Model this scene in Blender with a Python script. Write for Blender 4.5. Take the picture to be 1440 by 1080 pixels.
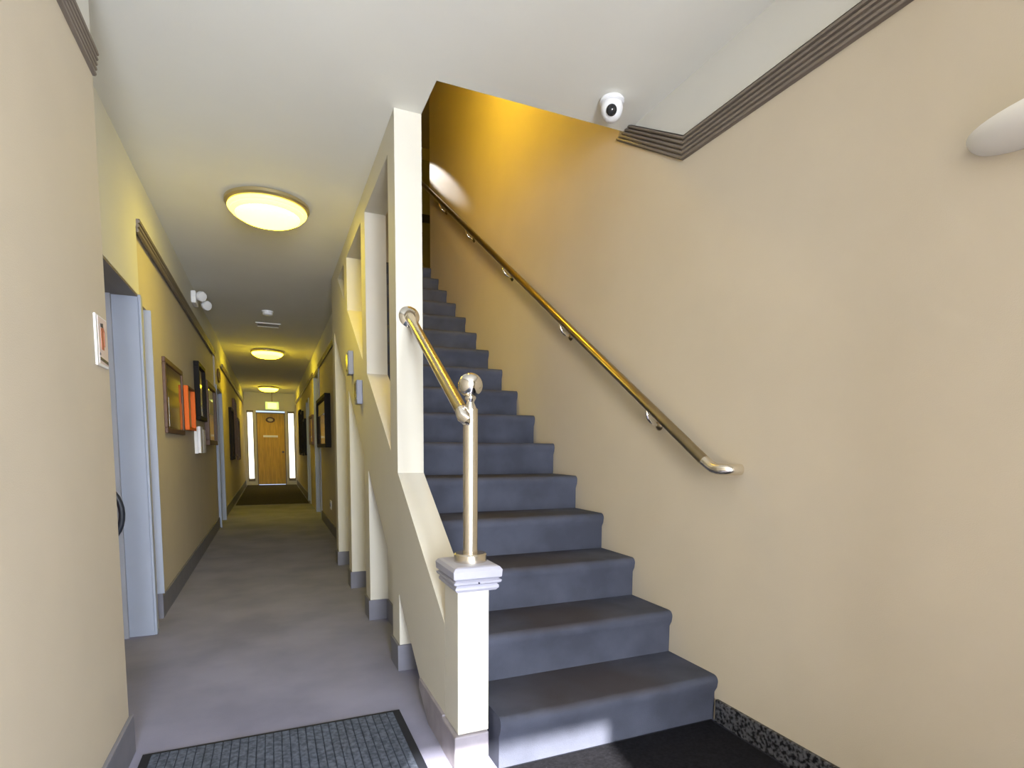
import bpy, bmesh, math, random
from mathutils import Vector, Matrix
random.seed(4)
for o in list(bpy.data.objects): bpy.data.objects.remove(o, do_unlink=True)
scene = bpy.context.scene
C = scene.collection

# ------------------------------------------------------------------ camera
F_PX, CX, CY = 785.73, 718.27, 701.29
PITCH, ROLL, YAW = -0.0896155, -0.0069126, -0.4053246
ZC = 1.1532
cd = bpy.data.cameras.new('camera'); cam = bpy.data.objects.new('camera', cd); C.objects.link(cam)
cd.sensor_width = 36; cd.lens = F_PX / 1440 * 36
cd.shift_x = (720 - CX) / 1440; cd.shift_y = (CY - 540) / 1440; cd.clip_start = 0.02
Rm = (Matrix.Rotation(YAW, 3, 'Z') @ Matrix.Rotation(PITCH, 3, 'X') @ Matrix.Rotation(ROLL, 3, 'Y'))
rt, fw, up = Rm.col[0], Rm.col[1], Rm.col[2]
m3 = Matrix((rt, up, -fw)).transposed()
cam.matrix_world = Matrix.Translation((0, 0, ZC)) @ m3.to_4x4()
scene.camera = cam

# ------------------------------------------------------------------ light
w = bpy.data.worlds.new('world'); scene.world = w; w.use_nodes = True
w.node_tree.nodes['Background'].inputs[0].default_value = (0.62, 0.78, 1.0, 1)
w.node_tree.nodes['Background'].inputs[1].default_value = 1.2
FRONT_Y = -3.0
DOOR_X0, DOOR_X1, DOOR_H = -0.42, 0.37, 2.33
sd = bpy.data.lights.new('sun', 'SUN'); sun = bpy.data.objects.new('sun', sd); C.objects.link(sun)
sd.energy = 34.0; sd.angle = 0.012; sd.color = (1.0, 0.95, 0.87)
sun.rotation_euler = Vector((0.17, 1.0, -0.459)).to_track_quat('-Z', 'Y').to_euler()
def area(name, loc, target, sx, sy, energy, color):
    d = bpy.data.lights.new(name, 'AREA'); d.shape = 'RECTANGLE'; d.size = sx; d.size_y = sy
    d.energy = energy; d.color = color
    o = bpy.data.objects.new(name, d); C.objects.link(o); o.location = loc
    o.rotation_euler = (Vector(target) - Vector(loc)).to_track_quat('-Z', 'Y').to_euler(); return o
area('doorway_daylight', ((DOOR_X0 + DOOR_X1) / 2, FRONT_Y + 0.02, 1.2), ((DOOR_X0 + DOOR_X1) / 2, 5, 1.2), 0.76, 2.2, 300, (0.86, 0.92, 1.0))
area('added_window_fill', (1.13, FRONT_Y + 0.03, 1.62), (1.13, 5, 1.62), 0.86, 1.45, 240, (0.86, 0.92, 1.0))  # fill lamp added to brighten the left wall
scene.view_settings.view_transform = 'Standard'; scene.view_settings.look = 'None'
scene.view_settings.gamma = 1; scene.view_settings.use_curve_mapping = False
scene.view_settings.exposure = 0.05

# ------------------------------------------------------------------ materials
def mat(name, col, rough=0.6, metal=0.0, var=0.0, scale=8.0, bump=0.0, bscale=200.0, emit=None, estr=0.0, col2=None, spec=0.5, thresh=(0.35, 0.65), stretch=None):
    m = bpy.data.materials.new(name); m.use_nodes = True
    nt = m.node_tree; b = nt.nodes['Principled BSDF']
    b.inputs['Base Color'].default_value = (*col, 1); b.inputs['Roughness'].default_value = rough
    b.inputs['Metallic'].default_value = metal; b.inputs['Specular IOR Level'].default_value = spec
    tc = nt.nodes.new('ShaderNodeTexCoord'); src = tc.outputs['Object']
    if stretch:
        mp = nt.nodes.new('ShaderNodeMapping'); mp.inputs['Scale'].default_value = stretch
        nt.links.new(src, mp.inputs[0]); src = mp.outputs[0]
    if var or col2:
        n = nt.nodes.new('ShaderNodeTexNoise'); n.inputs['Scale'].default_value = scale; n.inputs['Detail'].default_value = 6
        nt.links.new(src, n.inputs['Vector'])
        r = nt.nodes.new('ShaderNodeValToRGB')
        r.color_ramp.elements[0].position, r.color_ramp.elements[1].position = thresh
        c2 = col2 if col2 else tuple(c * (1 - var) for c in col)
        r.color_ramp.elements[0].color = (*c2, 1); r.color_ramp.elements[1].color = (*col, 1)
        nt.links.new(n.outputs['Fac'], r.inputs[0]); nt.links.new(r.outputs[0], b.inputs['Base Color'])
    if bump:
        n2 = nt.nodes.new('ShaderNodeTexNoise'); n2.inputs['Scale'].default_value = bscale; n2.inputs['Detail'].default_value = 3
        nt.links.new(src, n2.inputs['Vector'])
        bp = nt.nodes.new('ShaderNodeBump'); bp.inputs['Strength'].default_value = bump; bp.inputs['Distance'].default_value = 0.004
        nt.links.new(n2.outputs['Fac'], bp.inputs['Height']); nt.links.new(bp.outputs[0], b.inputs['Normal'])
    if emit:
        b.inputs['Emission Color'].default_value = (*emit, 1); b.inputs['Emission Strength'].default_value = estr
    return m
M = dict(
    cream=mat('cream_paint', (0.55, 0.483, 0.375), 0.75, var=0.04, scale=3, bump=0.15, bscale=260),
    pale=mat('pale_cream_paint', (0.61, 0.58, 0.50), 0.7, var=0.03, scale=4, bump=0.1, bscale=260),
    ceiling=mat('ceiling_paint', (0.80, 0.79, 0.725), 0.85, var=0.03, scale=2, bump=0.1, bscale=200),
    upper=mat('dimmed_ceiling_paint', (0.63, 0.62, 0.57), 0.85, var=0.03, scale=2, bump=0.1, bscale=200),  # ceiling paint darkened to offset the stronger light on the upper walls
    ring_near=mat('near_lamp_amber_ring', (0.75, 0.62, 0.22), 0.3, emit=(1.0, 0.78, 0.12), estr=3.5),
    carpet=mat('mauve_carpet', (0.275, 0.275, 0.385), 0.95, var=0.22, scale=2.2, bump=0.6, bscale=420, spec=0.1),
    stair=mat('blue_grey_carpet', (0.084, 0.092, 0.128), 0.95, var=0.30, scale=5.0, bump=0.7, bscale=380, spec=0.1),
    base=mat('grey_baseboard', (0.17, 0.17, 0.21), 0.6, var=0.1, scale=10),
    stonebase=mat('pale_plinth', (0.30, 0.275, 0.31), 0.6, var=0.25, scale=9),
    rail=mat('taupe_moulding', (0.20, 0.165, 0.135), 0.5, var=0.15, scale=14, stretch=(1, 0.15, 1)),
    steel=mat('satin_steel', (0.80, 0.74, 0.64), 0.24, 1.0),
    chrome=mat('chrome', (0.90, 0.87, 0.82), 0.08, 1.0),
    brass=mat('aged_brass', (0.36, 0.295, 0.19), 0.28, 1.0, var=0.12, scale=9),
    champagne=mat('champagne_metal', (0.56, 0.48, 0.34), 0.26, 1.0, var=0.08, scale=9),
    newelcap=mat('lavender_grey_paint', (0.36, 0.36, 0.43), 0.5, var=0.05),
    jamb=mat('blue_white_paint', (0.36, 0.40, 0.50), 0.5, var=0.04, scale=5),
    doorleaf=mat('grey_door_paint', (0.36, 0.37, 0.42), 0.5, var=0.04),
    granite=mat('dark_granite', (0.10, 0.10, 0.11), 0.25, col2=(0.012, 0.012, 0.014), scale=70, thresh=(0.42, 0.58)),
    matfield=mat('ribbed_mat_pile', (0.115, 0.135, 0.185), 0.95, var=0.5, scale=60, bump=0.8, bscale=300, spec=0.1),
    matback=mat('mat_backing_pile', (0.045, 0.055, 0.08), 0.95, var=0.4, scale=60, spec=0.1),
    rubber=mat('black_rubber', (0.016, 0.018, 0.026), 0.7, spec=0.2),
    pendant=mat('pendant_amber_glass', (0.9, 0.7, 0.3), 0.3, emit=(1.0, 0.66, 0.05), estr=58),
    blackmat=mat('black_mat_pile', (0.016, 0.016, 0.02), 0.95, var=0.4, scale=80, bump=0.5, spec=0.05),
    white=mat('white_plastic', (0.82, 0.82, 0.84), 0.35),
    lens=mat('dark_lens', (0.02, 0.02, 0.022), 0.08),
    dome=mat('lamp_glass', (0.9, 0.8, 0.4), 0.3, emit=(1.0, 0.74, 0.013), estr=30),
    ring=mat('lamp_amber_ring', (0.75, 0.62, 0.22), 0.3, emit=(1.0, 0.76, 0.03), estr=20.0),
    rim=mat('lamp_brass_rim', (0.50, 0.42, 0.24), 0.3, 0.8),
    wood=mat('golden_oak_door', (0.66, 0.40, 0.05), 0.5, var=0.25, scale=6, stretch=(6, 6, 0.5)),
    brown=mat('brown_frame_wood', (0.12, 0.06, 0.04), 0.55, var=0.3, scale=20),
    black=mat('black_frame', (0.014, 0.012, 0.012), 0.6, spec=0.1),
    picture=mat('glazed_brown_print', (0.17, 0.115, 0.055), 0.06, col2=(0.05, 0.038, 0.035), scale=3.0),
    picture2=mat('glazed_tan_print', (0.36, 0.27, 0.10), 0.08, col2=(0.16, 0.11, 0.04), scale=2.5),
    mountp=mat('cream_mount', (0.55, 0.45, 0.24), 0.5),
    orange=mat('orange_plastic', (0.72, 0.13, 0.006), 0.5, spec=0.2),
    paper=mat('white_paper', (0.80, 0.80, 0.86), 0.6),
    greybox=mat('grey_plastic', (0.22, 0.23, 0.30), 0.35),
    darkbox=mat('dark_plastic', (0.06, 0.06, 0.075), 0.25),
    red=mat('red_enamel', (0.45, 0.03, 0.02), 0.3),
    redprint=mat('red_brown_print', (0.42, 0.13, 0.07), 0.5),
    signpink=mat('sign_paper', (0.66, 0.55, 0.52), 0.4),
    navy=mat('dark_navy_rubber', (0.018, 0.024, 0.04), 0.45),
    frosted=mat('added_window_glass', (0.85, 0.88, 0.9), 0.5),
    dark_strip=mat('dark_brown_carpet', (0.07, 0.062, 0.055), 0.95, var=0.3, scale=20, bump=0.5, spec=0.1),
    dome_near=mat('near_lamp_glass', (0.9, 0.8, 0.4), 0.3, emit=(1.0, 0.78, 0.024), estr=28),
    window=mat('frosted_window_glass', (0.9, 0.92, 0.9), 0.4, emit=(1.0, 0.98, 0.86), estr=1.8),
    exitlit=mat('lit_green_sign', (0.5, 0.7, 0.3), 0.4, emit=(0.75, 1.0, 0.35), estr=0.55),
    exitpale=mat('lit_pale_panel', (0.8, 0.85, 0.6), 0.4, emit=(0.9, 1.0, 0.5), estr=0.9),
    slot=mat('vent_slot_dark', (0.02, 0.018, 0.015), 0.7),
    sconce=mat('white_glazed_sconce', (0.82, 0.80, 0.74), 0.35),
    updoor=mat('olive_door_paint', (0.30, 0.29, 0.16), 0.5),
)

def tread_wear(m):
    nt = m.node_tree; b = nt.nodes['Principled BSDF']; base = b.inputs['Base Color'].links[0].from_socket
    def N(t, **k):
        n = nt.nodes.new(t)
        for a, v in k.items(): setattr(n, a, v)
        return n
    tc = N('ShaderNodeTexCoord'); sx = N('ShaderNodeSeparateXYZ'); nt.links.new(tc.outputs['Object'], sx.inputs[0])
    g = N('ShaderNodeNewGeometry'); sn_ = N('ShaderNodeSeparateXYZ'); nt.links.new(g.outputs['True Normal'], sn_.inputs[0])
    def mth(op, a, b_=None, c=None):
        n = N('ShaderNodeMath', operation=op, use_clamp=False)
        for i, v in enumerate((a, b_, c)):
            if v is None: continue
            if isinstance(v, (int, float)): n.inputs[i].default_value = v
            else: nt.links.new(v, n.inputs[i])
        return n.outputs[0]
    dx = mth('DIVIDE', mth('ABSOLUTE', mth('SUBTRACT', sx.outputs[0], 1.15)), 0.42)
    band = mth('MAXIMUM', mth('SUBTRACT', 1.0, mth('POWER', dx, 2.0)), 0.0)
    upf = mth('MAXIMUM', sn_.outputs[2], 0.0)
    nz = N('ShaderNodeTexNoise'); nz.inputs['Scale'].default_value = 4.0; nt.links.new(tc.outputs['Object'], nz.inputs['Vector'])
    fac = mth('MINIMUM', mth('MULTIPLY', mth('MULTIPLY', band, upf), mth('MULTIPLY', nz.outputs['Fac'], 1.5)), 0.8)
    mx = N('ShaderNodeMix', data_type='RGBA'); nt.links.new(fac, mx.inputs[0]); nt.links.new(base, mx.inputs[6]); mx.inputs[7].default_value = (0.055, 0.048, 0.052, 1)
    nt.links.new(mx.outputs[2], b.inputs['Base Color'])
tread_wear(M['stair'])

# ------------------------------------------------------------------ mesh helpers
def box(bm, x0, x1, y0, y1, z0, z1, bev=0.0, seg=2):
    vs = [bm.verts.new((x, y, z)) for x in (x0, x1) for y in (y0, y1) for z in (z0, z1)]
    f = [(0, 1, 3, 2), (4, 6, 7, 5), (0, 4, 5, 1), (2, 3, 7, 6), (0, 2, 6, 4), (1, 5, 7, 3)]
    fs = [bm.faces.new([vs[i] for i in q]) for q in f]
    if bev:
        es = list({e for q in fs for e in q.edges})
        bmesh.ops.bevel(bm, geom=es, offset=bev, segments=seg, affect='EDGES', profile=0.5)
def prism(bm, poly, axis, a, b):
    """poly in the two other axes (ordered), extruded along axis from a to b"""
    def pt(p, t):
        return (t, p[0], p[1]) if axis == 0 else ((p[0], t, p[1]) if axis == 1 else (p[0], p[1], t))
    A = [bm.verts.new(pt(p, a)) for p in poly]; B = [bm.verts.new(pt(p, b)) for p in poly]
    n = len(poly)
    bm.faces.new(A); bm.faces.new(B[::-1])
    for i in range(n): bm.faces.new((A[i], B[i], B[(i + 1) % n], A[(i + 1) % n]))
def tube(bm, pts, r, n=16, cap=True):
    pts = [Vector(p) for p in pts]; rings = []
    rr = r if isinstance(r, (list, tuple)) else [r] * len(pts)
    ref = Vector((0, 0, 1))
    for i, p in enumerate(pts):
        t = (pts[min(i + 1, len(pts) - 1)] - pts[max(i - 1, 0)]).normalized()
        if abs(t.dot(ref)) > 0.98: ref = Vector((1, 0, 0))
        u = t.cross(ref).normalized(); v = t.cross(u).normalized()
        rings.append([bm.verts.new(p + rr[i] * (math.cos(2 * math.pi * k / n) * u + math.sin(2 * math.pi * k / n) * v)) for k in range(n)])
    for i in range(len(rings) - 1):
        for k in range(n): bm.faces.new((rings[i][k], rings[i][(k + 1) % n], rings[i + 1][(k + 1) % n], rings[i + 1][k]))
    if cap: bm.faces.new(rings[0][::-1]); bm.faces.new(rings[-1])
def lathe(bm, prof, loc, axis=(0, 0, 1), n=32, close=True):
    """prof: list of (radius, height along axis)"""
    q = Vector((0, 0, 1)).rotation_difference(Vector(axis)); loc = Vector(loc); rings = []
    for r, h in prof:
        r = max(r, 1e-5)
        rings.append([bm.verts.new(loc + q @ Vector((r * math.cos(2 * math.pi * k / n), r * math.sin(2 * math.pi * k / n), h))) for k in range(n)])
    for i in range(len(rings) - 1):
        for k in range(n): bm.faces.new((rings[i][k], rings[i][(k + 1) % n], rings[i + 1][(k + 1) % n], rings[i + 1][k]))
    if close: bm.faces.new(rings[0][::-1]); bm.faces.new(rings[-1])
def sweep(bm, prof, stations):
    """stations: list of functions (d,h)->xyz"""
    rings = [[bm.verts.new(s(d, h)) for d, h in prof] for s in stations]; n = len(prof)
    for i in range(len(rings) - 1):
        for k in range(n): bm.faces.new((rings[i][k], rings[i][(k + 1) % n], rings[i + 1][(k + 1) % n], rings[i + 1][k]))
    bm.faces.new(rings[0][::-1]); bm.faces.new(rings[-1])
def obj(name, fn, m, parent=None, smooth=None, **k):
    bm = bmesh.new(); fn(bm)
    bmesh.ops.recalc_face_normals(bm, faces=bm.faces)
    me = bpy.data.meshes.new(name); bm.to_mesh(me); bm.free()
    me.materials.append(M[m])
    o = bpy.data.objects.new(name, me); C.objects.link(o)
    if smooth is not None:
        me.shade_smooth()
        if smooth < 3: me.set_sharp_from_angle(angle=smooth)
    if parent is not None:
        o.parent = parent; o.matrix_parent_inverse = Matrix.Translation(-Vector(parent.location))
    for a, b in k.items(): o[a] = b
    return o
def thing(name, loc, label, category, group=None):
    o = bpy.data.objects.new(name, None); C.objects.link(o); o.location = loc; o.empty_display_size = 0.1
    o['label'] = label; o['category'] = category
    if group: o['group'] = group
    return o
def B(*a, **k): return lambda bm: box(bm, *a, **k)
def PR(poly, axis, a, b): return lambda bm: prism(bm, poly, axis, a, b)
def struct(name, fn, m, label, category, parent=None):
    o = obj(name, fn, m, parent)
    if parent is None: o['kind'] = 'structure'; o['label'] = label; o['category'] = category
    return o

# ------------------------------------------------------------------ dimensions
XL, XN, XR, XP, XW = -0.684, -0.515, 0.587, 0.72, 1.7185
H, HH, RISE, GOING, Y1 = 2.767, 2.631, 0.198, 0.30373, 1.775
YO, YEND = 2.541, 18.44
COLS = [2.814, 3.738, 4.661, 5.628]; CT = 0.17
WALL_END = COLS[3] + CT
XB = XL - 0.02                       # slightly recessed panel of the left corridor wall
XRC = 0.74                           # right corridor wall beyond the stairs
RAILZ = (2.40, 2.475)
SL = RISE / GOING
ztop = lambda y: 1.01 + SL * (y - 2.789)
zbot = lambda y: 0.11 + SL * (y - 2.369)
TOPZ = 5.4
NY = 2.40                            # far corner of the nearest left wall

# ------------------------------------------------------------------ setting: floor and ceiling
struct('floor', B(-1.1, XW + 0.12, FRONT_Y - 0.1, YEND + 0.1, -0.12, 0.0), 'carpet', 'mauve grey carpet running down the long corridor', 'floor')
def ceil_fn(bm):
    box(bm, -1.1, XP, FRONT_Y - 0.1, WALL_END, H, H + 0.16)
    box(bm, -1.1, XRC + 0.12, WALL_END, YEND + 0.1, H, H + 0.16)
    box(bm, XP, XW + 0.12, FRONT_Y - 0.1, YO, H, H + 0.16)
struct('ceiling', ceil_fn, 'ceiling', 'off-white flat ceiling above the hallway, cut open over the stairs', 'ceiling')

# right wall: cream below the moulding, off-white above it
RB, RT = 2.43, 2.519
struct('wall_right', PR([(FRONT_Y - 0.1, 0), (6.36, 0), (6.36, TOPZ), (YO, TOPZ), (YO, H + 0.16), (2.62, H + 0.0), (2.08, RB + 0.04), (FRONT_Y - 0.1, RB + 0.04)], 0, XW, XW + 0.12), 'cream', 'tall cream wall carrying the long brass handrail beside the stairs', 'wall')
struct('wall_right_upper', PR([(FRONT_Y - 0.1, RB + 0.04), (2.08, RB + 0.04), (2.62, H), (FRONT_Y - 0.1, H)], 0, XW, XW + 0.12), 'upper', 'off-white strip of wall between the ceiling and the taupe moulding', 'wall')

# left wall
struct('wall_left', B(-1.0, XN, FRONT_Y, NY, 0, 2.44), 'cream', 'cream wall nearest on the left, carrying the extinguisher sign', 'wall')
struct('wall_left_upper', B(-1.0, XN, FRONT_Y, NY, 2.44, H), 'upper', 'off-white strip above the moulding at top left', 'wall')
D1 = (3.16, 3.95, 2.03)             # first door recess
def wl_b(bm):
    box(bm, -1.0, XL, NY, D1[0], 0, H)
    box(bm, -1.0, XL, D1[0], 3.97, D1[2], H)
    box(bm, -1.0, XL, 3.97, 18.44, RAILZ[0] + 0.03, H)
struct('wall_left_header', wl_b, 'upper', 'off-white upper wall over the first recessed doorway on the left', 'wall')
N1 = (4.06, 4.30, 2.02)
D2 = (8.95, 9.82, 1.98)
def wl_c(bm):
    box(bm, -1.0, XL, 3.95, N1[0], 0, N1[2])
    box(bm, -1.0, XB, 3.97, N1[1], N1[2], RAILZ[0] + 0.03)
    box(bm, -1.0, XB - 0.06, N1[0], N1[1], 0, N1[2])
    box(bm, -1.0, XB, N1[1], D2[0], 0, RAILZ[0] + 0.03)
    box(bm, -1.0, XL, D2[0], D2[1] + 0.1, D2[2], RAILZ[0] + 0.03)
    box(bm, -1.0, XB, D2[1] + 0.1, YEND, 0, RAILZ[0] + 0.03)
struct('wall_left_corridor', wl_c, 'cream', 'cream corridor wall hung with picture frames on the left', 'wall')
# right wall of the corridor beyond the stairs
D3 = (9.45, 10.5, 2.37)
D4 = (12.1, 12.8, 2.1)
def wr_c(bm):
    box(bm, XRC, XRC + 0.12, WALL_END, D3[0], 0, RAILZ[0] + 0.03)
    box(bm, XRC, XRC + 0.12, D3[1], D4[0], 0, RAILZ[0] + 0.03)
    box(bm, XRC, XRC + 0.12, D4[1], YEND, 0, RAILZ[0] + 0.03)
    box(bm, XRC, XRC + 0.12, D3[0], D3[1], D3[2], RAILZ[0] + 0.03)
    box(bm, XRC, XRC + 0.12, D4[0], D4[1], D4[2], RAILZ[0] + 0.03)
struct('wall_corridor_right', wr_c, 'cream', 'cream corridor wall beyond the stairs on the right', 'wall')
struct('wall_corridor_right_upper', B(XRC - 0.01, XRC + 0.12, WALL_END, YEND, RAILZ[0] + 0.03, H), 'ceiling', 'off-white upper strip of the right corridor wall', 'wall')
# end wall with openings for the door and two sidelights
EY = YEND
def we(bm):
    xs = [(-1.0, -0.625), (-0.44, -0.37), (0.43, 0.50), (0.70, 0.9)]
    for a, b in xs: box(bm, a, b, EY, EY + 0.12, 0, 2.23)
    box(bm, -1.0, 0.9, EY, EY + 0.12, 2.23, H)
    for a, b in ((-0.625, -0.44), (0.50, 0.70)): box(bm, a, b, EY, EY + 0.12, 0, 0.12)
struct('wall_end', we, 'pale', 'pale wall with door and two narrow sidelights at the corridor end', 'wall')
# front wall behind the camera with the open entrance door
def wf(bm):
    box(bm, -1.1, DOOR_X0, FRONT_Y - 0.12, FRONT_Y, 0, H); box(bm, DOOR_X1, 0.68, FRONT_Y - 0.12, FRONT_Y, 0, H); box(bm, 1.58, XW + 0.12, FRONT_Y - 0.12, FRONT_Y, 0, H)
    box(bm, 0.68, 1.58, FRONT_Y - 0.12, FRONT_Y, 0, 0.88); box(bm, 0.68, 1.58, FRONT_Y - 0.12, FRONT_Y, 2.36, H)
    box(bm, DOOR_X0, DOOR_X1, FRONT_Y - 0.12, FRONT_Y, DOOR_H, H)
struct('wall_front', wf, 'cream', 'cream entrance wall behind the camera with an open doorway', 'wall')

struct('wall_shade_stub', B(0.88, XW, -0.62, -0.5, 0, H), 'cream', 'unseen cream stub wall added behind the camera to shade the right wall', 'wall')  # added blocker that darkens the near end of the right wall
w3 = struct('fill_window', lambda bm: (box(bm, 0.68, 0.72, FRONT_Y - 0.08, FRONT_Y - 0.02, 0.88, 2.36), box(bm, 1.54, 1.58, FRONT_Y - 0.08, FRONT_Y - 0.02, 0.88, 2.36), box(bm, 0.72, 1.54, FRONT_Y - 0.08, FRONT_Y - 0.02, 0.88, 0.93), box(bm, 0.72, 1.54, FRONT_Y - 0.08, FRONT_Y - 0.02, 2.31, 2.36)), 'rail', 'unseen frosted window added behind the camera for fill light', 'window')  # added opening for the fill lamp, its pane keeps the sun out
obj('pane', B(0.72, 1.54, FRONT_Y - 0.055, FRONT_Y - 0.045, 0.93, 2.31), 'frosted', w3)

# ------------------------------------------------------------------ stair wall: stringer with columns, header, recess
ws = struct('wall_stair', PR([(1.992, 0), (2.2, 0), (WALL_END, zbot(WALL_END)), (WALL_END, HH), (2.789 + (HH - 1.01) / SL, HH), (1.992, ztop(1.992))], 0, XR, XP), 'pale', 'pale sloping stair wall with tall open slots between square columns', 'wall')
for y in COLS:
    t0, t1 = min(HH, ztop(y)), min(HH, ztop(y + CT))
    if t0 < HH: obj('column', PR([(y, t0), (y + CT, t1), (y + CT, HH), (y, HH)], 0, XR, XP), 'pale', ws)
    obj('pier', PR([(y, 0), (y + CT, 0), (y + CT, zbot(y + CT)), (y, zbot(y))], 0, XR, XP - 0.015), 'pale', ws)
    def bb(bm, y=y):
        box(bm, XR - 0.012, XR, y - 0.012, y + CT, 0, 0.135); box(bm, XR, XP - 0.027, y - 0.012, y, 0, 0.135)
    obj('pier_baseboard', bb, 'base', ws)
obj('header', B(XR, XP, COLS[0], WALL_END, HH, H), 'pale', ws)
obj('recess_panel', PR([(2.2, 0), (WALL_END, 0), (WALL_END, zbot(WALL_END))], 0, XP - 0.015, XP), 'pale', ws)
for a, b in zip([2.42] + [c + CT for c in COLS[:-1]], [c - 0.012 for c in COLS]):
    obj('recess_baseboard', B(XP - 0.027, XP - 0.015, a, b, 0, 0.135), 'base', ws)
obj('stringer_skirting', PR([(1.992, 0.0), (2.2, 0.0), (2.36, 0.095), (2.36, 0.135), (1.992, 0.135)], 0, XR - 0.012, XR), 'stonebase', ws)
# stairwell above
struct('wall_stairwell_left', PR([(YO, H + 0.16), (8.3, H + 0.16), (8.3, TOPZ), (YO, TOPZ)], 0, XP - 0.12, XP), 'cream', 'cream inner wall of the stairwell above the header', 'wall')
struct('wall_stairwell_front', B(XP - 0.12, XW + 0.12, YO - 0.12, YO, H + 0.16, TOPZ), 'cream', 'cream wall over the front of the stair opening', 'wall')
struct('wall_stairwell_end', B(XP - 0.12, 2.8, 8.18, 8.3, H + 0.16, TOPZ), 'cream', 'cream wall at the top of the stairs', 'wall')
struct('ceiling_stairwell', B(XP - 0.12, 2.8, YO - 0.12, 8.3, TOPZ, TOPZ + 0.1), 'cream', 'cream ceiling of the upper stairwell', 'ceiling')

struct('wall_landing_right', B(2.68, 2.8, 6.24, 8.18, 16 * RISE - 0.2, TOPZ), 'cream', 'cream side wall of the upper landing', 'wall')
struct('wall_landing_front', B(XW + 0.12, 2.68, 6.24, 6.36, 16 * RISE - 0.2, TOPZ), 'cream', 'cream wall closing the front of the upper landing', 'wall')
struct('floor_landing', B(XW, 2.68, 6.36, 8.18, 16 * RISE - 0.2, 16 * RISE), 'stair', 'blue grey carpet of the upper landing', 'floor')

# ------------------------------------------------------------------ staircase
st = thing('staircase', (1.22, Y1, 0), 'straight flight of blue grey carpeted stairs rising beside the cream wall', 'stairs')
def step_poly(n):
    y, z0, z1 = Y1 + (n - 1) * GOING, (n - 1) * RISE, n * RISE
    back = y + GOING + 0.02 if n < 16 else 8.17
    r, ov = 0.026, 0.018
    p = [(back, max(z0 - 0.0, 0.0)), (back, z1)]
    for k in range(7):
        a = math.pi / 2 + (math.pi / 2) * k / 6
        p.append((y - ov + r + r * math.cos(a), z1 - r + r * math.sin(a)))
    p += [(y - ov + 0.004, z1 - 0.05), (y, z1 - 0.075), (y, z0)]
    p[0] = (back, z0)
    return p
for n in range(1, 17):
    obj('step', PR(step_poly(n), 0, XP + 0.002 if n < 14 else XRC + 0.125, XW - 0.002), 'stair', st, smooth=0.6)

# ------------------------------------------------------------------ mouldings (reeded profile)
def reed(h, d, n=5):
    p = [(0, 0), (d * 0.4, 0)]
    for i in range(n):
        a, b = h * i / n, h * (i + 1) / n
        dd = d * (0.45 + 0.55 * (i + 1) / n)
        p += [(dd * 0.5, a + 0.06 * (b - a)), (dd * 0.92, a + 0.2 * (b - a)), (dd, a + 0.5 * (b - a)), (dd * 0.92, a + 0.78 * (b - a)), (dd * 0.5, a + 0.92 * (b - a))]
    p += [(d * 0.9, h), (0, h)]
    return p
def moulding(name, X, side, path, h, d, label, n=5):
    """path: list of ((y,z),(vy,vz)) where v is the offset for the full height"""
    sts = [lambda dd, hh, b=b, v=v: (X + side * dd, b[0] + v[0] * hh / h, b[1] + v[1] * hh / h) for b, v in path]
    return struct(name, lambda bm: sweep(bm, reed(h, d, n), sts), 'rail', label, 'moulding')
hR = RT - RB
moulding('trim_1', XW, -1, [((-0.498, RB), (0, hR)), ((2.095, RB), (-0.027, hR)), ((2.622, H - 0.002), (-0.15, 0.0))], hR, 0.028, 'taupe reeded moulding on the right wall bending up to the ceiling')
moulding('trim_2', XN, 1, [((FRONT_Y, 2.395), (0, 0.08)), ((NY, 2.395), (0, 0.08))], 0.08, 0.022, 'taupe reeded moulding end at the top left corner')
moulding('trim_3', XL, 1, [((3.985, RAILZ[0]), (0, 0.075)), ((8.9, RAILZ[0]), (0, 0.075))], 0.075, 0.02, 'long taupe picture moulding on the left corridor wall', 3)
moulding('trim_4', XL, 1, [((10.2, RAILZ[0]), (0, 0.07)), ((17.6, RAILZ[0]), (0, 0.07))], 0.07, 0.02, 'farther taupe picture moulding past the second left doorway', 3)
moulding('trim_5', XRC - 0.01, -1, [((WALL_END + 0.01, RAILZ[0] - 0.02), (0, 0.06)), ((9.4, RAILZ[0] - 0.02), (0, 0.06))], 0.06, 0.02, 'taupe moulding above the glazed black frame on the right', 3)
moulding('trim_6', XRC - 0.01, -1, [((10.6, RAILZ[0]), (0, 0.06)), ((17.6, RAILZ[0]), (0, 0.06))], 0.06, 0.02, 'farthest moulding on the right corridor wall', 3)
def base(name, fn, label): return struct(name, fn, 'base', label, 'baseboard')
base('baseboard_left', B(XN, XN + 0.014, FRONT_Y, NY + 0.014, 0, 0.15, bev=0.003), 'grey baseboard along the nearest left wall')
base('baseboard_left_corridor', B(XB, XB + 0.014, N1[1], D2[0] - 0.06, 0, 0.15, bev=0.003), 'grey baseboard under the framed pictures')
base('baseboard_left_far', B(XB, XB + 0.014, D2[1] + 0.12, YEND, 0, 0.15), 'grey baseboard at the far left of the corridor')
base('baseboard_niche', lambda bm: (box(bm, XB - 0.06, XB - 0.046, N1[0], N1[1], 0, 0.17), box(bm, XB - 0.046, XB + 0.014, N1[1] - 0.014, N1[1], 0, 0.17)), 'grey baseboard inside the narrow niche')
base('baseboard_corridor_right', B(XRC - 0.014, XRC, WALL_END, D3[0] - 0.06, 0, 0.14), 'grey baseboard below the power outlet')
base('baseboard_corridor_right_far', B(XRC - 0.014, XRC, D4[1] + 0.06, YEND, 0, 0.14), 'grey baseboard at the far right of the corridor')
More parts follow.
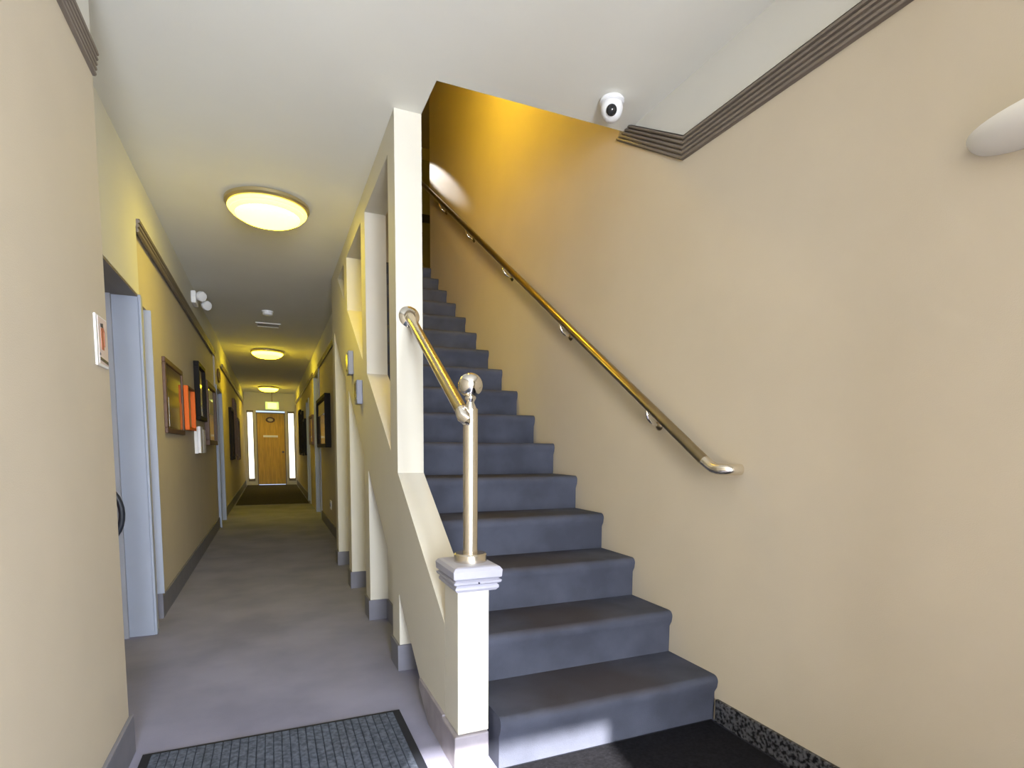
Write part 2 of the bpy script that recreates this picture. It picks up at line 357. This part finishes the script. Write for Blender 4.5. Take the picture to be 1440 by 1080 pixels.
struct('baseboard_right', lambda bm: (box(bm, XW - 0.016, XW, -0.498, Y1 - 0.02, 0, 0.10, bev=0.003)), 'granite', 'speckled dark granite skirting beside the bottom step', 'baseboard')

# ------------------------------------------------------------------ doors
def recess_door(name, X, side, y0, y1, h, depth, label, leaf='doorleaf', handle=True):
    """X: wall plane; side +1 recess goes to +x"""
    d = struct(name, B(min(X + side * depth, X + side * (depth + 0.04)), max(X + side * depth, X + side * (depth + 0.04)), y0, y1, 0.01, h), leaf, label, 'door')
    a, b = sorted((X - side * 0.004, X + side * depth))
    obj('door_jamb', B(a, b, y1 - 0.02, y1, 0, h - 0.02), 'jamb', d); obj('door_jamb', B(a, b, y0, y0 + 0.02, 0, h - 0.02), 'jamb', d)
    obj('door_head', B(a, b, y0, y1, h - 0.02, h), 'doorleaf', d)
    c0, c1 = sorted((X - side * 0.018, X - side * 0.0005))
    obj('door_casing', B(c0, c1, y1 - 0.012, y1 + 0.05, 0, h + 0.04, bev=0.004), 'jamb', d)
    obj('door_casing', B(c0, c1, y0 - 0.05, y0 + 0.012, 0, h + 0.04, bev=0.004), 'jamb', d)
    obj('door_casing', B(c0, c1, y0 + 0.012, y1 - 0.012, h - 0.01, h + 0.04, bev=0.004), 'rail', d)
    if handle:
        hx = X + side * (depth - 0.03)
        obj('door_handle', lambda bm: tube(bm, [(X + side * depth, y0 + 0.09, 1.0), (hx, y0 + 0.09, 1.0), (hx, y0 + 0.2, 1.0)], 0.009, 10), 'steel', d, smooth=1)
    return d
# nearest door: no head casing, the plaster soffit shows
d1 = struct('door_1', B(XL - 0.27, XL - 0.23, D1[0], D1[1], 0.01, D1[2]), 'doorleaf', 'grey door set back in the nearest left doorway', 'door')
obj('door_jamb', B(XL - 0.13, XL - 0.001, D1[1] - 0.025, D1[1] - 0.001, 0, D1[2] - 0.001), 'jamb', d1)
obj('door_stop', B(XL - 0.23, XL - 0.13, D1[1] - 0.05, D1[1] - 0.001, 0, D1[2] - 0.001), 'doorleaf', d1)
obj('door_casing', B(XL - 0.001, XL + 0.014, D1[1] - 0.025, D1[1] + 0.02, 0, D1[2], bev=0.004), 'jamb', d1)
obj('door_head', B(XL - 0.23, XL - 0.002, D1[0], D1[1] - 0.025, D1[2] - 0.012, D1[2] - 0.001), 'rail', d1)
niche = struct('trim_niche', B(XB - 0.058, XL + 0.004, N1[1] - 0.012, N1[1] - 0.0005, 0.17, N1[2] - 0.002), 'jamb', 'pale blue reveal of the narrow niche past the nearest doorway', 'trim')
recess_door('door_2', XL, -1, D2[0], D2[1], D2[2], 0.13, 'recessed doorway with pale blue jambs past the left pictures')
recess_door('door_3', XRC, 1, D3[0], D3[1], D3[2], 0.10, 'recessed doorway with white jambs beyond the glazed black frame')
recess_door('door_4', XRC, 1, D4[0], D4[1], D4[2], 0.10, 'farther recessed doorway on the right of the corridor')
# end door
de = struct('door_5', B(-0.345, 0.405, EY + 0.02, EY + 0.065, 0.02, 2.15), 'wood', 'golden oak door at the far end of the corridor', 'door')
obj('door_frame', lambda bm: (box(bm, -0.37, -0.345, EY - 0.015, EY + 0.1, 0, 2.18), box(bm, 0.405, 0.43, EY - 0.015, EY + 0.1, 0, 2.18), box(bm, -0.345, 0.405, EY - 0.015, EY + 0.1, 2.15, 2.18)), 'rail', de)
obj('door_oval_plaque', lambda bm: prism(bm, [(0.02 + 0.13 * math.cos(k * math.pi / 16), 1.96 + 0.085 * math.sin(k * math.pi / 16)) for k in range(32)], 1, EY + 0.008, EY + 0.02), 'brown', de, label='dark oval plaque')
obj('door_plaque_print', lambda bm: prism(bm, [(0.02 + 0.075 * math.cos(k * math.pi / 16), 1.96 + 0.045 * math.sin(k * math.pi / 16)) for k in range(32)], 1, EY + 0.004, EY + 0.008), 'mountp', de)
obj('letter_plate', B(-0.19, 0.22, EY + 0.005, EY + 0.02, 1.44, 1.50, bev=0.004), 'white', de, label='white horizontal plate')
obj('door_knob', lambda bm: lathe(bm, [(0.02, 0), (0.02, 0.03), (0.035, 0.04), (0.035, 0.06), (0.01, 0.075)], (0.35, EY + 0.02, 1.0), (0, -1, 0), 16), 'rail', de, smooth=1)
for nm, a, b, lb in (('window_1', -0.625, -0.44, 'narrow bright sidelight left of the oak end door'), ('window_2', 0.50, 0.70, 'narrow bright sidelight right of the oak end door')):
    f = 0.022
    wn = struct(nm, lambda bm: (box(bm, a, a + f, EY - 0.01, EY + 0.08, 0.12, 2.23), box(bm, b - f, b, EY - 0.01, EY + 0.08, 0.12, 2.23), box(bm, a + f, b - f, EY - 0.01, EY + 0.08, 0.12, 0.2), box(bm, a + f, b - f, EY - 0.01, EY + 0.08, 2.17, 2.23)), 'rail', lb, 'window')
    obj('pane', B(a + f, b - f, EY + 0.03, EY + 0.04, 0.2, 2.17), 'window', wn)
# upstairs door at the top of the flight
du = struct('door_6', B(1.9, 2.6, 8.14, 8.175, 16 * RISE, 16 * RISE + 2.05), 'updoor', 'olive door at the head of the stairs, a sliver in view', 'door')
obj('door_band', B(1.9, 2.6, 8.12, 8.14, 4.36, 4.47), 'darkbox', du)

# ------------------------------------------------------------------ newel post
nx0, nx1, ny0, ny1 = 0.5865, 0.703, 1.83, 1.99
nw = thing('newel_post', (0.65, 1.91, 0), 'square cream newel post with grey reeded cap at the stair foot', 'newel post')
obj('body', B(nx0, nx1, ny0, ny1, 0.13, 0.655, bev=0.003), 'pale', nw)
obj('plinth', B(nx0 - 0.016, nx1 - 0.003, ny0 - 0.014, ny1, 0, 0.13, bev=0.006), 'stonebase', nw)
def capf(bm):
    z0, z1 = 0.652, 0.742
    prof = [(0.0, 0), (0.018, 0.0), (0.026, 0.01), (0.026, 0.018), (0.02, 0.024), (0.032, 0.03), (0.034, 0.038), (0.024, 0.043), (0.034, 0.05), (0.036, 0.075), (0.028, 0.086), (0.018, 0.09)]
    cx0, cx1, cy0, cy1 = nx0 + 0.012, nx1 + 0.004, ny0 + 0.006, ny1 + 0.004
    rings = []
    for d, h in prof:
        rings.append([bm.verts.new(p) for p in ((cx0 - d, cy0 - d, z0 + h), (cx1 + d, cy0 - d, z0 + h), (cx1 + d, cy1 + d, z0 + h), (cx0 - d, cy1 + d, z0 + h))])
    for i in range(len(rings) - 1):
        for k in range(4): bm.faces.new((rings[i][k], rings[i][(k + 1) % 4], rings[i + 1][(k + 1) % 4], rings[i + 1][k]))
    bm.faces.new(rings[0][::-1]); bm.faces.new(rings[-1])
obj('cap', capf, 'newelcap', nw)
obj('screw_hole', lambda bm: lathe(bm, [(0.003, 0), (0.003, 0.004)], (0.655, ny0 - 0.027, 0.685), (0, -1, 0), 10), 'rubber', nw)

# short stair rail with its metal post
PX, PY, PZ = 0.662, 1.915, 0.742
sr = thing('stair_rail', (PX, PY, PZ), 'short steel stair rail with ball topped post on the newel cap', 'handrail')
obj('base_flange', lambda bm: lathe(bm, [(0.0, 0), (0.060, 0), (0.060, 0.026), (0.055, 0.031), (0.03, 0.033)], (PX, PY, PZ), n=40), 'steel', sr, smooth=0.7)
PT = 1.295
obj('post', lambda bm: lathe(bm, [(0.0265, 0.03), (0.0265, PT - PZ - 0.002), (0.024, PT - PZ)], (PX, PY, PZ), n=36), 'steel', sr, smooth=0.7)
obj('neck', lambda bm: lathe(bm, [(0.022, PT), (0.017, PT + 0.012), (0.013, PT + 0.022), (0.016, PT + 0.028), (0.020, PT + 0.034), (0.020, PT + 0.04), (0.012, PT + 0.044)], (PX, PY, 0), n=28), 'chrome', sr, smooth=0.7)
BR = 0.044
obj('ball_finial', lambda bm: lathe(bm, [(BR * math.sin(math.pi * k / 20), -BR * math.cos(math.pi * k / 20)) for k in range(1, 20)], (PX, PY, PT + 0.04 + BR * 0.95), n=36), 'chrome', sr, smooth=4)
ra, rb = Vector((0.632, PY - 0.005, 1.278)), Vector((0.650, COLS[0] - 0.012, 1.80))
obj('rail_tube', lambda bm: tube(bm, [ra, rb], 0.0235, 24), 'champagne', sr, smooth=1)
obj('end_elbow', lambda bm: (tube(bm, [ra + Vector((0, 0.012, 0.008)), ra + Vector((0.0, -0.012, -0.016)), ra + Vector((0.006, -0.02, -0.028)), ra + Vector((0.016, -0.016, -0.034))], [0.025, 0.025, 0.02, 0.012], 20)), 'chrome', sr, smooth=1)
obj('wall_flange', lambda bm: lathe(bm, [(0.052, 0), (0.052, 0.008), (0.046, 0.014), (0.028, 0.022), (0.026, 0.03)], (rb.x, COLS[0], rb.z), (0, -1, 0), 32), 'chrome', sr, smooth=0.7)

# ------------------------------------------------------------------ long wall handrail
hrx = XW - 0.072
hl = lambda y: 1.314 + 0.6495 * (y - 2.127)
hr = thing('wall_handrail', (hrx, 1.78, hl(1.78)), 'long brass handrail climbing the cream right wall', 'handrail')
yb = 1.80
obj('rail_tube', lambda bm: tube(bm, [(hrx, yb, hl(yb)), (hrx, 6.9, hl(6.9))], 0.0225, 24), 'brass', hr, smooth=1)
arc = [(hrx, yb + 0.01, hl(yb + 0.01)), (hrx, yb - 0.02, hl(yb - 0.02) + 0.002), (hrx, yb - 0.045, hl(yb) - 0.022), (hrx, yb - 0.075, hl(yb) - 0.026), (hrx + 0.012, yb - 0.10, hl(yb) - 0.026), (hrx + 0.035, yb - 0.112, hl(yb) - 0.026), (XW - 0.003, yb - 0.115, hl(yb) - 0.026)]
obj('end_return', lambda bm: tube(bm, arc, 0.0228, 24), 'steel', hr, smooth=1)
for y in (2.20, 3.08, 4.00, 4.86, 5.70):
    z = hl(y)
    def br(bm, y=y, z=z):
        pts = []
        for k in range(9):
            a = math.pi * k / 8 * 0.62
            pts.append((XW - 0.008 - 0.066 * math.sin(a) * 1.05, y, z - 0.092 + 0.062 * (1 - math.cos(a))))
        tube(bm, pts, 0.008, 12)
    b = obj('bracket', br, 'chrome', hr, smooth=1)
    obj('rosette', lambda bm: lathe(bm, [(0.026, 0), (0.026, 0.004), (0.018, 0.012), (0.008, 0.020)], (XW, y, z - 0.092), (-1, 0, 0), 24), 'brass', b, smooth=0.8)

# ------------------------------------------------------------------ ceiling fittings
for (x, y, lb) in ((0.03, 4.20, 'largest round amber ceiling light, nearest at the corridor mouth'), (0.0, 10.45, 'middle round amber ceiling light down the corridor'), (0.0, 16.7, 'farthest round amber ceiling light before the oak door')):
    t = thing('ceiling_light', (x, y, H), lb, 'ceiling light', 'round ceiling lights along the corridor')
    obj('rim', lambda bm: lathe(bm, [(0.24, 0), (0.262, -0.012), (0.262, -0.03), (0.25, -0.042), (0.235, -0.045)], (x, y, H), n=56), 'rim', t, smooth=0.6)
    obj('ring', lambda bm: lathe(bm, [(0.236, -0.04), (0.246, -0.052), (0.24, -0.064), (0.224, -0.066), (0.228, -0.076), (0.218, -0.086), (0.200, -0.088)], (x, y, H), n=56), 'ring_near' if y < 6 else 'ring', t, smooth=0.6)
    obj('dome', lambda bm: lathe(bm, [(0.202, -0.085), (0.195, -0.098), (0.17, -0.112), (0.12, -0.124), (0.06, -0.130), (0.002, -0.132)], (x, y, H), n=56), 'dome_near' if y < 6 else 'dome', t, smooth=4)
sc = thing('security_camera', (1.50, 2.34, H), 'white dome security camera on the ceiling beside the stair opening', 'camera')
obj('base', lambda bm: lathe(bm, [(0.05, 0), (0.056, -0.006), (0.056, -0.016), (0.05, -0.02)], (1.50, 2.34, H), n=36), 'white', sc, smooth=0.6)
obj('housing', lambda bm: lathe(bm, [(0.047, -0.018), (0.051, -0.04), (0.048, -0.06), (0.038, -0.082), (0.022, -0.095), (0.003, -0.099)], (1.50, 2.34, H), n=36), 'white', sc, smooth=4)
dv = Vector((-0.5, -0.75, -0.45)).normalized()
obj('lens', lambda bm: lathe(bm, [(0.024, 0.036), (0.024, 0.052), (0.019, 0.058), (0.002, 0.062)], Vector((1.50, 2.34, H - 0.05)), dv, 24), 'lens', sc, smooth=0.7)
em = thing('emergency_light', (XL, 6.6, 2.62), 'small white twin-head fitting above the moulding on the left', 'emergency light')
obj('backplate', B(XL, XL + 0.045, 6.5, 6.72, 2.58, 2.70, bev=0.01), 'white', em)
for dy, dz, dx in ((6.56, 2.66, 0.085), (6.72, 2.61, 0.115)):
    obj('lamp_head', lambda bm: lathe(bm, [(0.012, -0.07), (0.02, -0.04), (0.046, -0.02), (0.052, 0.01), (0.045, 0.025), (0.01, 0.03)], (XL + dx, dy, dz), (0.6, -0.6, -0.3), 24), 'white', em, smooth=0.9)
sm = thing('smoke_detector', (0.015, 7.45, H), 'white smoke detector on the corridor ceiling', 'smoke detector')
obj('base', lambda bm: lathe(bm, [(0.065, 0), (0.065, -0.015)], (0.015, 7.45, H), n=28), 'white', sm, smooth=0.6)
obj('cover', lambda bm: lathe(bm, [(0.058, -0.015), (0.056, -0.04), (0.04, -0.05), (0.003, -0.053)], (0.015, 7.45, H), n=28), 'white', sm, smooth=0.6)
vt = thing('ceiling_vent', (0.02, 8.25, H), 'narrow slotted ceiling vent beyond the smoke detector', 'vent')
obj('frame', lambda bm: (box(bm, -0.13, 0.17, 8.13, 8.16, H - 0.012, H), box(bm, -0.13, 0.17, 8.36, 8.39, H - 0.012, H), box(bm, -0.13, -0.11, 8.16, 8.36, H - 0.012, H), box(bm, 0.15, 0.17, 8.16, 8.36, H - 0.012, H)), 'ceiling', vt)
obj('backing', B(-0.11, 0.15, 8.16, 8.36, H - 0.003, H), 'slot', vt)
for k in range(3): obj('slat', B(-0.11, 0.15, 8.20 + k * 0.05, 8.215 + k * 0.05, H - 0.011, H - 0.003), 'rail', vt)
ex = thing('exit_sign', (0.08, 17.8, 2.44), 'glowing green exit box hung before the oak end door', 'exit sign')
obj('body', B(-0.10, 0.26, 17.78, 17.84, 2.23, 2.45, bev=0.006), 'exitlit', ex)
obj('panel', B(-0.04, 0.20, 17.772, 17.78, 2.26, 2.42), 'exitpale', ex)
obj('hanger', lambda bm: tube(bm, [(0.08, 17.81, 2.45), (0.08, 17.81, H)], 0.008, 8), 'rail', ex)

# ------------------------------------------------------------------ wall sconce at right
sn = thing('wall_sconce', (XW, 0.72, 1.93), 'white bowl sconce on the right wall at the frame edge', 'wall light')
def bowl(bm):
    ny, nz = 24, 10; rows = []
    for i in range(nz + 1):
        t = i / nz; a = t * math.pi / 2
        ry, rx, z = 0.20 * math.cos(a) ** 0.8 + 0.03, 0.115 * math.cos(a) ** 0.8 + 0.015, 1.952 - 0.062 * math.sin(a)
        rows.append([bm.verts.new((XW - rx * math.sin(math.pi * k / ny), 0.72 - ry * math.cos(math.pi * k / ny), z)) for k in range(ny + 1)])
    for i in range(nz):
        for k in range(ny): bm.faces.new((rows[i][k], rows[i][k + 1], rows[i + 1][k + 1], rows[i + 1][k]))
    bm.faces.new(rows[-1])
obj('bowl', bowl, 'sconce', sn, smooth=1)
obj('wall_plate', B(XW - 0.012, XW, 0.64, 0.80, 1.92, 2.0), 'white', sn)

# ------------------------------------------------------------------ frames and boards on the left corridor wall
def frame(name, X, side, y0, y1, z0, z1, th, fw_, fm, pm, label, cat, extra=None, group=None):
    """hangs on plane X; side +1 projects to +x"""
    t = thing(name, (X, (y0 + y1) / 2, z0), label, cat, group)
    s = lambda a, b: tuple(sorted((X + side * a, X + side * b)))
    a, b = s(0.0, th)
    obj('frame_rail', B(a, b, y0, y1, z1 - fw_, z1, bev=0.004), fm, t); obj('frame_rail', B(a, b, y0, y1, z0, z0 + fw_, bev=0.004), fm, t)
    obj('frame_stile', B(a, b, y0, y0 + fw_, z0 + fw_, z1 - fw_, bev=0.004), fm, t); obj('frame_stile', B(a, b, y1 - fw_, y1, z0 + fw_, z1 - fw_, bev=0.004), fm, t)
    a, b = s(0.0, th * 0.6); obj('picture', B(a, b, y0 + fw_, y1 - fw_, z0 + fw_, z1 - fw_), pm, t)
    if extra: extra(t, s, th)
    return t
def mount(y0, y1, z0, z1, m):
    return lambda t, s, th: obj('print', B(*s(th * 0.6, th * 0.68), y0, y1, z0, z1), m, t)
frame('notice_frame', XB, 1, 4.76, 5.66, 1.25, 1.80, 0.022, 0.04, 'brown', 'picture', 'large brown framed glazed notice nearest the doorway', 'frame', mount(4.90, 5.6, 1.30, 1.52, 'picture2'))
orr = thing('leaflet_rack', (XB, 5.9, 1.30), 'bright orange leaflet rack beside the large brown frame', 'rack')
obj('back', B(XB, XB + 0.012, 5.74, 6.2, 1.30, 1.69), 'mountp', orr)
obj('side', B(XB, XB + 0.05, 5.72, 5.74, 1.30, 1.69, bev=0.003), 'orange', orr); obj('side', B(XB, XB + 0.05, 6.2, 6.22, 1.30, 1.69, bev=0.003), 'orange', orr)
obj('top', B(XB, XB + 0.05, 5.74, 6.2, 1.675, 1.69), 'brown', orr); obj('shelf', B(XB, XB + 0.05, 5.74, 6.2, 1.30, 1.325), 'orange', orr)
frame('picture_frame', XB, 1, 6.65, 7.3, 1.43, 2.03, 0.05, 0.045, 'black', 'picture', 'deep black picture frame above the white leaflet holder', 'frame', mount(6.75, 6.95, 1.48, 1.58, 'paper'))
ph = thing('leaflet_holder', (XB, 6.5, 1.08), 'white leaflet holder under the deep black frame', 'holder')
obj('back', B(XB, XB + 0.03, 6.48, 6.98, 1.08, 1.35), 'paper', ph)
obj('leaflet', B(XB + 0.03, XB + 0.055, 6.50, 6.72, 1.085, 1.355, bev=0.003), 'paper', ph); obj('leaflet', B(XB + 0.03, XB + 0.055, 6.75, 6.97, 1.085, 1.33, bev=0.003), 'paper', ph)
frame('picture_frame', XB, 1, 7.5, 8.6, 1.17, 1.93, 0.05, 0.06, 'brown', 'picture2', 'brown framed tan picture just before the second left doorway', 'frame', mount(7.8, 8.3, 1.55, 1.72, 'mountp'))
pl = thing('oval_plaque', (XL, 9.45, 2.19), 'dark oval plaque on the wall over the second left doorway', 'plaque')
obj('plate', lambda bm: prism(bm, [(9.45 + 0.22 * math.cos(k * math.pi / 14), 2.2 + 0.10 * math.sin(k * math.pi / 14)) for k in range(28)], 0, XL, XL + 0.02), 'brown', pl)
obj('print', lambda bm: prism(bm, [(9.45 + 0.15 * math.cos(k * math.pi / 14), 2.2 + 0.06 * math.sin(k * math.pi / 14)) for k in range(28)], 0, XL + 0.02, XL + 0.023), 'picture', pl)
frame('picture_frame', XB, 1, 11.8, 12.6, 0.90, 1.89, 0.05, 0.05, 'black', 'picture', 'black frame farther along the left wall', 'frame')
frame('picture_frame', XB, 1, 13.0, 13.7, 0.95, 2.15, 0.05, 0.05, 'brown', 'picture', 'tall brown frame behind the farther left black frame', 'frame')
frame('picture_frame', XB, 1, 14.0, 14.9, 0.85, 1.80, 0.05, 0.05, 'brown', 'picture2', 'last brown frame at the far left of the corridor', 'frame')
# right corridor wall
frame('glazed_board', XRC, -1, 7.75, 9.2, 1.15, 1.86, 0.075, 0.05, 'black', 'picture2', 'large black framed glass board on the right corridor wall', 'frame', mount(7.82, 9.1, 1.62, 1.78, 'mountp'))
frame('picture_frame', XRC, -1, 10.75, 11.6, 1.2, 1.74, 0.04, 0.05, 'brown', 'picture2', 'brown framed gold print between the two right doorways', 'frame')
for y0, y1, z0, z1, lb in ((13.1, 13.7, 0.97, 1.78, 'lower black frame, nearest of three on the far right'), (14.1, 14.8, 0.95, 2.0, 'tall black frame, middle of three on the far right'), (15.2, 15.9, 0.95, 2.1, 'tallest black frame, farthest of three on the right')):
    frame('picture_frame', XRC, -1, y0, y1, z0, z1, 0.045, 0.05, 'black', 'picture', lb, 'frame', group='black frames at the far right')
ot = thing('power_outlet', (XRC, 7.95, 0.31), 'white power outlet low on the right corridor wall', 'outlet')
obj('plate', B(XRC - 0.01, XRC, 7.86, 8.04, 0.31, 0.43, bev=0.003), 'white', ot)
for yy in (7.91, 7.99): obj('socket', B(XRC - 0.013, XRC - 0.01, yy - 0.02, yy + 0.02, 0.345, 0.395), 'greybox', ot)
for y, z0, z1, lb in ((4.35, 1.695, 1.87, 'upper small grey reader on the sloping stair wall'), (3.93, 1.448, 1.61, 'lower small grey reader on the sloping stair wall')):
    t = thing('card_reader', (XR, y, z0), lb, 'card reader')
    obj('housing', B(XR - 0.04, XR, y, y + 0.11, z0, z1, bev=0.006), 'greybox', t)
    obj('front_panel', B(XR - 0.043, XR - 0.04, y + 0.012, y + 0.098, z0 + 0.03, z1 - 0.02), 'darkbox', t)

# ------------------------------------------------------------------ extinguisher and sign
fx = thing('fire_extinguisher', (-0.845, 3.42, 0.42), 'fire extinguisher with dark hose loop peeking from the nearest doorway', 'fire extinguisher')
obj('cylinder', lambda bm: lathe(bm, [(0.05, 0.42), (0.057, 0.43), (0.057, 0.80), (0.05, 0.835), (0.022, 0.86), (0.022, 0.88)], (-0.845, 3.42, 0), n=28), 'red', fx, smooth=0.8)
obj('valve', lambda bm: (lathe(bm, [(0.018, 0.88), (0.018, 0.92)], (-0.845, 3.42, 0), n=16), box(bm, -0.855, -0.835, 3.32, 3.43, 0.915, 0.93), box(bm, -0.855, -0.835, 3.32, 3.42, 0.945, 0.955)), 'darkbox', fx)
hp = [(-0.84, 3.42, 0.915)]
for k in range(13):
    a = math.radians(80 - 160 * k / 12)
    hp.append((-0.80 + 0.078 * math.cos(a), 3.46, 0.80 + 0.135 * math.sin(a)))
obj('hose', lambda bm: tube(bm, hp + [(-0.79, 3.46, 0.62)], [0.015] * (len(hp)) + [0.01], 12), 'navy', fx, smooth=1)
KS = XN / -0.59
sy = lambda y: y * KS
sz = lambda z: ZC + (z - ZC) * KS
SX = XN
sg = thing('extinguisher_sign', (XN, sy(2.64), sz(1.455)), 'small white sign with red extinguisher pictogram on the left wall', 'sign')
def sb(name, x0, x1, y0, y1, z0, z1, m, bev=0.0): return obj(name, B(SX + x0, SX + x1, sy(y0), sy(y1), sz(z0), sz(z1), bev=bev), m, sg)
def sp(polys): return lambda bm: [prism(bm, [(sy(a), sz(b)) for a, b in p], 0, SX + 0.0068, SX + 0.0078) for p in polys]
sb('plate', 0, 0.006, 2.56, 2.715, 1.455, 1.645, 'white', 0.0015)
sb('panel', 0.006, 0.0068, 2.588, 2.708, 1.465, 1.64, 'signpink')
obj('pictogram_body', sp([[(2.622, 1.52), (2.655, 1.52), (2.655, 1.597), (2.647, 1.603), (2.63, 1.603), (2.622, 1.597)]]), 'redprint', sg)
obj('pictogram_valve', sp([[(2.618, 1.605), (2.655, 1.605), (2.655, 1.622), (2.618, 1.617)]]), 'darkbox', sg)
obj('pictogram_hose', sp([[(2.655, 1.610), (2.674, 1.592), (2.670, 1.535), (2.663, 1.535), (2.664, 1.588), (2.653, 1.600)]]), 'redprint', sg)
obj('pictogram_arrow', sp([[(2.592, 1.507), (2.606, 1.502), (2.600, 1.494), (2.593, 1.494)], [(2.594, 1.490), (2.705, 1.482), (2.705, 1.470), (2.594, 1.478)]]), 'darkbox', sg)

# ------------------------------------------------------------------ floor mats
mt = thing('ribbed_mat', (0.0, 1.8, 0), 'ribbed blue grey entrance mat with black rubber border on the carpet', 'mat')
mx0, mx1, my0, my1 = -0.47, 0.487, 0.2, 2.362
bw = 0.03
obj('border', lambda bm: (box(bm, mx0, mx1, my0, my0 + bw, 0, 0.008), box(bm, mx0, mx1, my1 - bw * 0.5, my1, 0, 0.008), box(bm, mx0, mx0 + bw, my0 + bw, my1 - bw * 0.5, 0, 0.008), box(bm, mx1 - bw, mx1, my0 + bw, my1 - bw * 0.5, 0, 0.008)), 'rubber', mt)
obj('backing', B(mx0 + bw, mx1 - bw, my0 + bw, my1 - bw * 0.5, 0, 0.0075), 'matback', mt)
nr = 30; pw = (mx1 - mx0 - 2 * bw) / nr
for k in range(nr):
    x = mx0 + bw + k * pw
    obj('rib', B(x + 0.001, x + pw - 0.002, my0 + bw + 0.002, my1 - bw * 0.5 - 0.002, 0.0075, 0.0115, bev=0.002, seg=1), 'matfield', mt)
bmt = thing('black_mat', (1.2, 1.2, 0), 'plain black mat against the bottom step', 'mat')
obj('pile', B(0.76, XW - 0.03, -0.35, Y1 - 0.014, 0, 0.008), 'blackmat', bmt)
obj('border', lambda bm: (box(bm, 0.735, 0.76, -0.37, Y1 - 0.004, 0, 0.006), box(bm, XW - 0.03, XW - 0.018, -0.37, Y1 - 0.004, 0, 0.006), box(bm, 0.76, XW - 0.03, -0.37, -0.35, 0, 0.006), box(bm, 0.76, XW - 0.03, Y1 - 0.014, Y1 - 0.004, 0, 0.006)), 'rubber', bmt)

rn = thing('dark_carpet_strip', (0.02, 14.6, 0), 'dark brown strip of carpet before the oak end door', 'carpet')  # thin sheet, darker than the rest of the corridor carpet
obj('pile', B(-0.66, 0.70, 12.2, 18.36, 0, 0.008), 'dark_strip', rn)
obj('hem', B(-0.66, 0.70, 12.17, 12.2, 0, 0.007), 'dark_strip', rn)
obj('hem', B(-0.66, 0.70, 18.36, 18.39, 0, 0.007), 'dark_strip', rn)

# ------------------------------------------------------------------ upstairs light
ul = thing('stairwell_light', (0.92, 3.9, TOPZ), 'amber globe pendant hung high in the stairwell', 'pendant light')
obj('cord', lambda bm: tube(bm, [(0.92, 3.9, 4.17), (0.92, 3.9, TOPZ)], 0.006, 8), 'rim', ul)
obj('holder', lambda bm: lathe(bm, [(0.05, 4.12), (0.05, 4.15), (0.02, 4.18)], (0.92, 3.9, 0), n=20), 'rim', ul, smooth=0.7)
obj('globe', lambda bm: lathe(bm, [(0.14 * math.sin(math.pi * k / 14), 4.0 - 0.14 * math.cos(math.pi * k / 14)) for k in range(1, 14)], (0.92, 3.9, 0), n=28), 'pendant', ul, smooth=4)

# spot lamp added upstairs, imitating a patch of window light on the right wall
sl = thing('added_spotlight', (1.42, 8.05, 5.32), 'unseen fixture added upstairs to imitate window light on the stair wall', 'added_spotlight')
sdir = (Vector((XW, 6.05, 4.02)) - Vector((1.42, 8.05, 5.32))).normalized()
obj('housing', lambda bm: lathe(bm, [(0.03, -0.14), (0.045, -0.13), (0.045, -0.012), (0.04, -0.01)], (1.42, 8.05, 5.32), sdir, 24), 'white', sl, smooth=0.7)
obj('stem', lambda bm: tube(bm, [Vector((1.42, 8.05, 5.32)) - sdir * 0.08, (1.50, 8.1, TOPZ)], 0.01, 10), 'white', sl)
ld = bpy.data.lights.new('spot', 'SPOT'); lo = bpy.data.objects.new('spot', ld); C.objects.link(lo)
ld.energy = 950; ld.spot_size = math.radians(5.2); ld.spot_blend = 0.5; ld.shadow_soft_size = 0.02; ld.color = (1.0, 0.95, 0.9)
lo.location = Vector((1.42, 8.05, 5.32)); lo.rotation_euler = sdir.to_track_quat('-Z', 'Y').to_euler()
